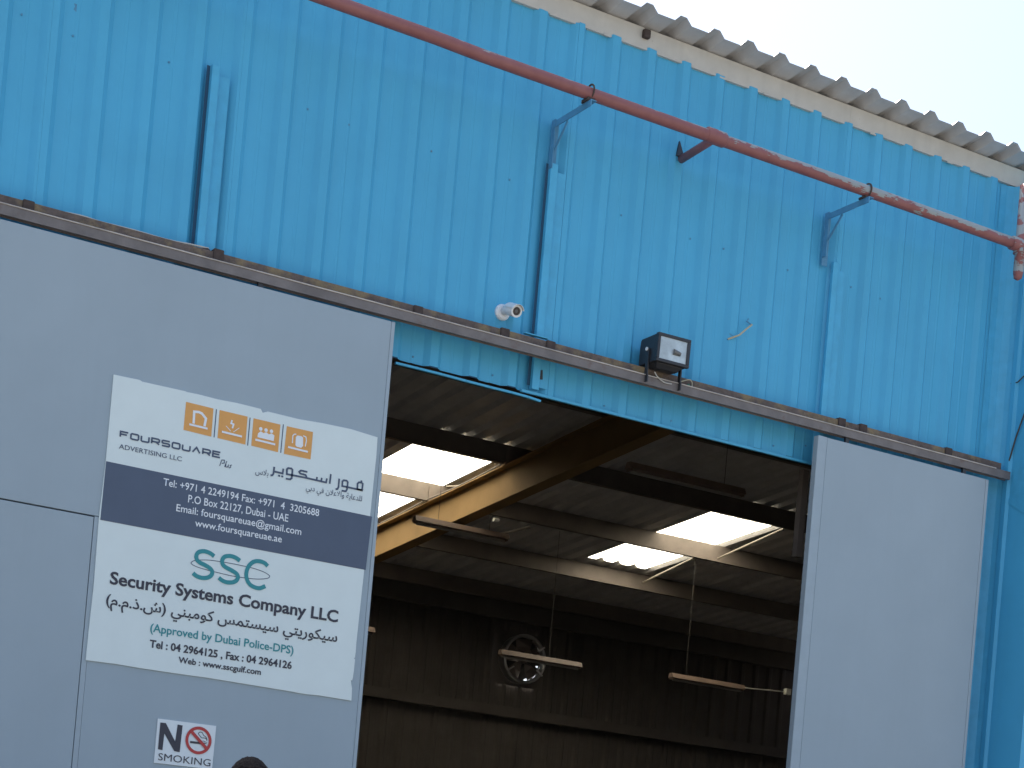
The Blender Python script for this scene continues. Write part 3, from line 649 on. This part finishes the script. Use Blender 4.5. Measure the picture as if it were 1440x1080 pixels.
for t in (.02, .135):
    for k in range(n+1):
        a_ = math.radians(-75 + 150*k/n); vs.append(P(t) + (Vector((1,0,0))*math.sin(a_) + up*math.cos(a_))*.0405)
b.add(vs, [(k, k+1, n+1+k+1, n+1+k) for k in range(n)]); ob = b.build('sunshade', WHITEP, CAM_)
sm = ob.modifiers.new('s', 'SOLIDIFY'); sm.thickness = .002

# ------------------------------------------------------------------ floodlight
FX, FY, FZ = 6.80, -.17, 4.80
FLD = empty('floodlight', 'black box floodlight with glass front standing on the door rail', 'floodlight', (FX, FY, FZ))
ctr = Vector((6.677, -.185, 4.962)); tilt = Matrix.Rotation(math.radians(-1.5), 3, 'Z') @ Matrix.Rotation(math.radians(1), 3, 'X')
def fl(x, y, z): return ctr + tilt @ Vector((x, y, z))
# front at y=-.13, back at y=+.12
def frust(b, hw0, z00, z01, y0, hw1, z10, z11, y1):
    b.add([fl(-hw0,y0,z00), fl(hw0,y0,z00), fl(hw0,y0,z01), fl(-hw0,y0,z01), fl(-hw1,y1,z10), fl(hw1,y1,z10), fl(hw1,y1,z11), fl(-hw1,y1,z11)],
          [(0,1,2,3),(7,6,5,4),(0,4,5,1),(1,5,6,2),(2,6,7,3),(3,7,4,0)])
b = MB(); frust(b, .121, -.087, .087, -.085, .118, -.085, .085, .095); frust(b, .1178, -.0848, .0848, .0952, .085, -.05, .055, .155); b.add([fl(-.10,-.080,-.0872), fl(.10,-.080,-.0872), fl(.10,.04,-.0832), fl(-.10,.04,-.0832), fl(-.08,-.05,-.118), fl(.08,-.05,-.118), fl(.08,.03,-.112), fl(-.08,.03,-.112)], [(0,3,2,1)[::-1],(4,5,6,7)[::-1],(0,1,5,4)[::-1],(1,2,6,5)[::-1],(2,3,7,6)[::-1],(3,0,4,7)[::-1]]); b.build('housing', BLACK, FLD, bevel=.006)
b = MB()
for (x0_, x1_, z0_, z1_) in ((-.124,.124,.070,.09), (-.124,.124,-.09,-.070), (-.124,-.104,-.0699,.0699), (.100,.124,-.0699,.0699)):
    b.add([fl(x0_,-.115,z0_), fl(x1_,-.115,z0_), fl(x1_,-.115,z1_), fl(x0_,-.115,z1_), fl(x0_,-.0855,z0_), fl(x1_,-.0855,z0_), fl(x1_,-.0855,z1_), fl(x0_,-.0855,z1_)],
          [(0,1,2,3),(7,6,5,4),(0,4,5,1),(1,5,6,2),(2,6,7,3),(3,7,4,0)])
b.build('front_frame', BLACK, FLD, bevel=.003)
REFL = mat('reflector', (.46,.52,.53), .35, metal=.35, var=.22, vscale=14)
b = MB(); frust(b, .1035, -.0695, .0695, -.1075, .1035, -.0695, .0695, -.088); b.build('glass', REFL, FLD)
MB().tube([fl(.0,-.110,-.010), fl(.052,-.110,-.016)], [.019,.013], 12).build('lamp_tube', mat('lamp_dark', (.12,.13,.13), .3), FLD)
for s_ in (-1, 1):
    xl = ctr.x + s_*.129
    b = MB(); b.box(xl-.004, xl+.004, -.210, -.180, 4.7985, 4.965); b.box(xl-.004, xl+.004, -.2165, -.1915, 4.752, 4.7984); b.build('bracket_leg', BLACK, FLD)
for s_ in (-1, 1): MB().tube([fl(s_*.134,-.01,0), fl(s_*.141,-.01,0)], .012, 8).build('pivot_knob', WHITEP if s_ < 0 else BLACK, FLD)
def tag(o, label, cat, group=None):
    o['label'] = label; o['category'] = cat
    if group: o['group'] = group
    return o
cb = [(x_, -.20 + .0*i, z_) for i, (x_, z_) in enumerate([(6.6081, 4.8285), (6.6289, 4.8054), (6.6583, 4.7891), (6.6966, 4.7772), (6.7458, 4.7803)])]
tag(MB().tube(smooth_path(cb, 4), .0035, 6).build('lamp_cable', WIRE), 'thin pale cable looping under the black floodlight', 'cable')
cb = [(x_, -.16, z_) for x_, z_ in [(6.8155, 4.8088), (6.845, 4.8254), (6.893, 4.8471), (6.9178, 4.8505), (6.9321, 4.8341), (6.9328, 4.7984)]]
tag(MB().tube(smooth_path(cb, 4), .0035, 6).build('bent_wire', YELW), 'yellowish bent wire beside the foot of the floodlight', 'wire')
cb = [(x_, -.15, z_) for x_, z_ in [(6.871, 4.7973), (6.8853, 4.8107), (6.8989, 4.8008), (6.9122, 4.8242), (6.9213, 4.798), (6.9005, 4.7858), (6.896, 4.7694), (6.924, 4.7729)]]
tag(MB().tube(smooth_path(cb, 4), .006, 6).build('tape_scrap', GREENW), 'scrap of green insulating tape on the rail beside the floodlight', 'tape')

# ------------------------------------------------------------------ wall wires
h = [(7.278, 5.2287), (7.3468, 5.265), (7.3947, 5.3156), (7.4495, 5.36)]
W2 = empty('stub_wire', 'short yellowed wire stub sticking out of the blue wall right of the floodlight', 'wire', (7.35, -.03, 5.3))
MB().tube([(h[0][0],-.03,h[0][1]),(h[1][0],-.06,h[1][1]),(h[2][0],-.07,h[2][1]),(h[3][0],-.05,h[3][1])], .0065, 6).build('wire', YELW, W2)
e_ = [(7.2779, 5.227), (7.3242, 5.2534), (7.2874, 5.267), (7.4564, 5.3694), (7.4193, 5.3814), (7.4331, 5.4005)]
b = MB(); b.tube([(p[0],-.03,p[1]) for p in e_[:3]], .005, 5); b.tube([(p[0],-.03,p[1]) for p in e_[3:]], .005, 5); b.build('wire_end', BLUE_D, W2)
h = [(2.4402, 4.8464), (2.5164, 4.8464), (2.6958, 4.8557), (2.8648, 4.8693), (2.9848, 4.8645), (3.1733, 4.8678), (3.3659, 4.8647), (3.5046, 4.8735), (3.61, 4.8777)]
tag(MB().tube(smooth_path([(p[0], -.12, p[1]) for p in h], 3), .0045, 6).build('loose_cable', WIRE), 'loose pale cable lying along the left stretch of the rail', 'cable')
h = [(3.4763, 4.8423), (3.5638, 4.8525), (3.601, 4.862), (3.6281, 4.8448)]
tag(MB().tube([(p[0],-.12,p[1]) for p in h], .016, 6).build('rusted_clamp', RUSTD), 'rusted clamp on the rail at the foot of the left post', 'clamp')
tag(MB().tube([(RX-.012, -.10, 5.46), (RX-.018, -.17, 5.455), (RX-.022, -.32, 5.54), (RX-.02, -.465, 5.60)], .005, 6).build('slack_wire', WIRED), 'dark slack wire across the side wall at the far right', 'wire')
tag(MB().tube([(RX-.016, -.115, 4.78), (RX-.018, -.20, 5.06), (RX-.02, -.30, 5.30)], .006, 6).build('edge_cable', WIRED), 'dark cable slanting up the side wall right of the rail end', 'cable')

# ------------------------------------------------------------------ strip lights inside
# small clamp on the fascia
MB().box(6.405, 6.455, -.06, -.0245, 6.965, 7.02).build('fascia_clip', RUSTD, SHED, bevel=.008)
def fixture(xa, xb, y, z, label, wires=(.2,.8), hgt=.06, down=0.):
    F = empty('batten_light', label, 'strip light', ((xa+xb)/2, y, z), 'unlit strip lights hanging inside the shed')
    b = MB(); zz = z+hgt
    b.add([(xa,y-.03,zz),(xa,y+.03,zz),(xa,y+.055,z),(xa,y-.055,z),(xb,y-.03,zz-down),(xb,y+.03,zz-down),(xb,y+.055,z-down),(xb,y-.055,z-down)],
          [(0,1,2,3),(7,6,5,4),(0,4,5,1),(1,5,6,2),(2,6,7,3),(3,7,4,0)]); b.build('batten_body', FIX, F)
    for xe in (xa+.01, xb-.03): MB().box(xe, xe+.02, y-.04, y+.04, z-.022-down*(xe > xa+.1), z-.001-down*(xe > xa+.1)).build('end_cap', FIX, F)
    MB().tube([(xa+.03,y,z-.024),(xb-.03,y,z-.024-down)], .013, 8).build('tube', mat('unlit_tube', (.35,.33,.30), .3), F)
    for w in wires:
        xw = xa+(xb-xa)*w; MB().tube([(xw,y,zz-down*w),(xw,y,ZR(y)-.01)], .0028, 5).build('suspension_wire', WIRED, F)
fixture(9.44, 10.77, 4.3, 5.51, 'unlit strip light hanging nearest the doorway, right of the rafter', (.83,))
fixture(9.18, 10.36, 8.0, 5.50, 'dark unlit strip light crossing below the ochre rafter', (.25,.8))
fixture(11.55, 12.74, 10.0, 4.55, 'unlit strip light seen in front of the exhaust fan', (.6,))
fixture(14.15, 15.34, 10.0, 4.62, 'unlit strip light at lower right of the doorway', (.2,))
fixture(8.65, 9.79, 10.0, 4.55, 'unlit strip light end just showing beside the left door', (.2,))
# slack cable from the right-hand strip light
q1 = [(15.3189, 4.6455), (15.7034, 4.669), (16.0571, 4.6878)]
tag(MB().tube([(p[0],10,p[1]) for p in q1], .008, 6).build('lighting_cable', WIRE), 'pale thin cable running from the lower right strip light to the right door', 'cable')
MB_ = [(16.0947, 4.6832)]
tag(MB().box(MB_[0][0]-.04, MB_[0][0]+.04, 9.97, 10.03, MB_[0][1]-.03, MB_[0][1]+.05).build('junction_box', WIRE), 'small pale junction box at the end of the thin cable by the right door', 'junction box')
for q_, y_ in ((([(14.1574, 6.0884)][0], [(13.9003, 6.2029)][0]), (9.2, 7.6)), (([(14.2613, 5.998)][0], [(13.9147, 6.0753)][0]), (11.0, 9.4))):
    MB().tube([(q_[0][0], y_[0], q_[0][1]), (q_[1][0], y_[1], q_[1][1])], .012, 6).build('rooflight_rod', WIREM, SHED)
for q_, y_ in ((([(10.1777, 6.2545)][0], [(10.0391, 6.1345)][0], [(10.04, 6.2025)][0]), (9.2, 8.4, 7.6)), (([(10.3009, 6.169)][0], [(10.1865, 6.1465)][0], [(10.0786, 6.1789)][0]), (9.2, 8.4, 7.6))):
    MB().tube(smooth_path([(a_[0], b_, a_[1]) for a_, b_ in zip(q_, y_)], 4), .007, 6).build('roof_cable', WIREM, SHED)
sg = [(10.712, 5.7293), (11.23, 5.9394), (10.7491, 5.9372)]
tag(MB().tube([(sg[0][0],9,sg[0][1]),(sg[1][0],9,sg[1][1])], .018, 6).build('hanging_conduit', PURL), 'short dim conduit hanging under the roof right of the dark strip light', 'conduit')
tag(MB().tube([(sg[2][0]-.02,9,sg[2][1]),(sg[2][0]+.05,9,sg[2][1])], .022, 8).build('bulb_holder', WIRE), 'tiny pale bulb holder under the roof right of the rafter', 'lamp holder')

# ------------------------------------------------------------------ exhaust fan
FAN = empty('exhaust_fan', 'round exhaust fan with shiny ring high on the dark rear wall', 'fan', (EX, EY, EZ))
def _rr(a):
    a = (a+180) % 360 - 180
    return ER-.055 if (-72 < a < -52 or -44 < a < -30 or -14 < a < -8 or 30 < a < 38) else ER-.012
MB().poly([(EX+_rr(a)*math.cos(math.radians(a)), EZ+_rr(a)*math.sin(math.radians(a))) for a in range(0, 360, 2)], EY+.155, EY+.160).build('back_plate', mat('fan_back', (.05,.045,.04), .8), FAN)
n = 40; b = MB(); vs = []
for k in range(n):
    a_ = 2*math.pi*k/n
    for r_, y_ in ((ER-.02, EY+.10), (ER-.03, EY), (ER, EY-.02), (ER+.02, EY+.0), (ER+.01, EY+.15)): vs.append((EX+r_*math.cos(a_), y_, EZ+r_*math.sin(a_)))
b.add(vs, [(k*5+i, k*5+i+1, ((k+1)%n)*5+i+1, ((k+1)%n)*5+i) for k in range(n) for i in range(4)]); b.build('ring', CHROME, FAN, smooth=True)
BL = mat('fan_blade', (.20,.17,.15), .4, metal=.5)
for k in range(5):
    a_ = math.radians(20+72*k); u = Vector((math.cos(a_),0,math.sin(a_))); v = Vector((-math.sin(a_),0,math.cos(a_)))
    c0 = Vector((EX,EY+.05,EZ)); vs = []
    for r_, w0, tw in ((.06,.05,.05),(.18,.10,.04),(.30,.13,.03)):
        vs += [c0+u*r_-v*w0+Vector((0,-tw,0)), c0+u*r_+v*w0+Vector((0,tw,0))]
    ob = MB().add(vs, [(0,1,3,2),(2,3,5,4)]).build('blade', BL, FAN); s_ = ob.modifiers.new('s','SOLIDIFY'); s_.thickness = .004
MB().tube([(EX,EY+.02,EZ),(EX,EY+.12,EZ)], [.06,.07], 16).build('hub', BL, FAN)
for a_ in (35, -35, 215): 
    c_, s_ = math.cos(math.radians(a_)), math.sin(math.radians(a_))
    MB().bar((EX+.24*c_, EY-.04, EZ+.24*s_), (EX+.37*c_, EY-.03, EZ+.37*s_), .03, .02).build('mounting_arm', CHROME, FAN)

# ------------------------------------------------------------------ person (only the crown of the head reaches into the picture)
def person(px, py, top, label):
    Pn = empty('person', label, 'person', (px, py, 0))
    k = top/1.80
    J = {'pel':(0,0,.95),'sp':(0,.01,1.15),'ch':(0,.015,1.33),'nk':(0,.01,1.49),'hd0':(0,-.005,1.56),
         'hl':(-.09,0,.90),'kl':(-.11,-.02,.50),'al':(-.12,.02,.09),'tl':(-.13,-.13,.035),
         'hr':(.09,0,.90),'kr':(.11,-.02,.50),'ar':(.12,.02,.09),'tr':(.13,-.13,.035),
         'sl':(-.18,.01,1.42),'el':(-.23,.02,1.12),'wl':(-.24,-.04,.87),
         'sr':(.18,.01,1.42),'er':(.23,.02,1.12),'wr':(.24,-.04,.87)}
    rad = {'pel':.15,'sp':.135,'ch':.155,'nk':.062,'hd0':.06,'hl':.095,'kl':.062,'al':.045,'tl':.04,'hr':.095,'kr':.062,'ar':.045,'tr':.04,
           'sl':.062,'el':.043,'wl':.029,'sr':.062,'er':.043,'wr':.029}
    E = [('pel','sp'),('sp','ch'),('ch','nk'),('nk','hd0'),('pel','hl'),('hl','kl'),('kl','al'),('al','tl'),('pel','hr'),('hr','kr'),('kr','ar'),('ar','tr'),
         ('ch','sl'),('sl','el'),('el','wl'),('ch','sr'),('sr','er'),('er','wr')]
    def skin(name, J, rad, E, m, root, parent, sub=2):
        ks = list(J); me = bpy.data.meshes.new(name); me.from_pydata([Vector(J[q])*k for q in ks], [(ks.index(a), ks.index(b)) for a, b in E], [])
        me.materials.append(m); o = bpy.data.objects.new(name, me); link(o, parent)
        o.modifiers.new('skin', 'SKIN'); s = o.modifiers.new('sub', 'SUBSURF'); s.levels = s.render_levels = sub
        sv = me.skin_vertices[0].data
        for i, q in enumerate(ks):
            r = rad[q]; sv[i].radius = (r*k, r*k*.8) if q in ('pel','sp','ch') else (r*k, r*k); sv[i].use_root = (q == root)
        for p in o.data.polygons: p.use_smooth = True
        return o
    skin('body', J, rad, E, SHIRT, 'pel', Pn)
    JT = {q: J[q] for q in ('pel','hl','kl','al','hr','kr','ar')}; rt = {q: rad[q]+.012 for q in JT}
    skin('trousers', JT, rt, [e for e in E if e[0] in JT and e[1] in JT], TROU, 'pel', Pn)
    for s_, w in ((-1,'wl'),(1,'wr')):
        W = Vector(J[w]); fj = {'w':tuple(W),'p':tuple(W+Vector((0,-.015,-.07)))}; fr = {'w':.026,'p':.034}; fe = [('w','p')]
        skin('hand', fj, fr, fe, SKIN, 'w', Pn, 1)
        for i in range(4):
            b0 = W + Vector((0, -.045+.02*i, -.08)); ln = (.07,.08,.075,.06)[i]
            skin('finger', {'a':tuple(b0),'b':tuple(b0+Vector((-s_*.008,-.006,-ln*.5))),'c':tuple(b0+Vector((-s_*.022,-.010,-ln)))}, {'a':.010,'b':.009,'c':.007}, [('a','b'),('b','c')], SKIN, 'a', Pn, 1)
        b0 = W + Vector((-s_*.01,-.045,-.035)); skin('thumb', {'a':tuple(b0),'b':tuple(b0+Vector((-s_*.015,-.025,-.03))),'c':tuple(b0+Vector((-s_*.02,-.03,-.055)))}, {'a':.013,'b':.010,'c':.008}, [('a','b'),('b','c')], SKIN, 'a', Pn, 1)
        MB().tube([(px+s_*.12*k, py+.07, .05), (px+s_*.122*k, py-.04, .055), (px+s_*.128*k, py-.17, .035)], [.045,.052,.04], 12).build('shoe', SHOE, Pn, smooth=True)
    # head: deformed sphere with nose, ears, eyes
    def ell(name, c, r, m, seg=24, ring=16, f=None, parent=Pn):
        vs = []; fs = []
        for i in range(ring+1):
            ph = math.pi*i/ring
            for j in range(seg):
                t = 2*math.pi*j/seg; v = Vector((math.sin(ph)*math.cos(t), math.sin(ph)*math.sin(t), math.cos(ph)))
                if f: v = f(v)
                vs.append((c[0]+v.x*r[0], c[1]+v.y*r[1], c[2]+v.z*r[2]))
        for i in range(ring):
            for j in range(seg): fs.append((i*seg+j, (i+1)*seg+j, (i+1)*seg+(j+1)%seg, i*seg+(j+1)%seg))
        return MB().add(vs, fs).build(name, m, parent, smooth=True)
    hz = top - .125; hc = (px, py, hz)
    def hf(v):
        w = 1 if v.z > -.1 else 1 - .38*(-v.z-.1)
        q = Vector((v.x*w, v.y*(w if v.y > 0 else 1-.12*max(0,-v.z)), v.z))
        if v.y < -.85 and -.3 < v.z < .15: q.y -= .14*(1-abs(v.x)*3 if abs(v.x) < .33 else 0)
        return q
    H = ell('head', hc, (.078, .096, .12), SKIN, f=hf)
    for s_ in (-1, 1):
        ell('ear', (px+s_*.080, py+.01, hz-.01), (.012,.018,.03), SKIN, 10, 8, parent=H)
        ell('eye', (px+s_*.031, py-.083, hz+.005), (.013,.012,.009), INK, 10, 8, parent=H)
    MB().tube([(px-.024, py-.088, hz-.06), (px, py-.093, hz-.058), (px+.024, py-.088, hz-.06)], .006, 8).build('mouth', mat('lips', (.16,.07,.055), .5), H, smooth=True)
    def hairf(v):
        z = v.z
        if v.y < -.35 and z < .62: z = max(z, .62 - .0*v.y); 
        if z < -.25: z = -.25
        s = 1 + .015*math.sin(v.x*23)*math.cos(v.y*19)
        rr_ = math.sqrt(max(1e-6, 1-z*z)); l_ = math.hypot(v.x, v.y) or 1
        return Vector((v.x/l_*rr_*s, v.y/l_*rr_*s, z*s))
    ell('hair', (px, py+.004, hz+.006), (.087, .104, .125), HAIR, 48, 32, f=hairf)
person(2.765, -3.4, 1.822, 'person with short dark hair, only the crown showing below the NO SMOKING sign')
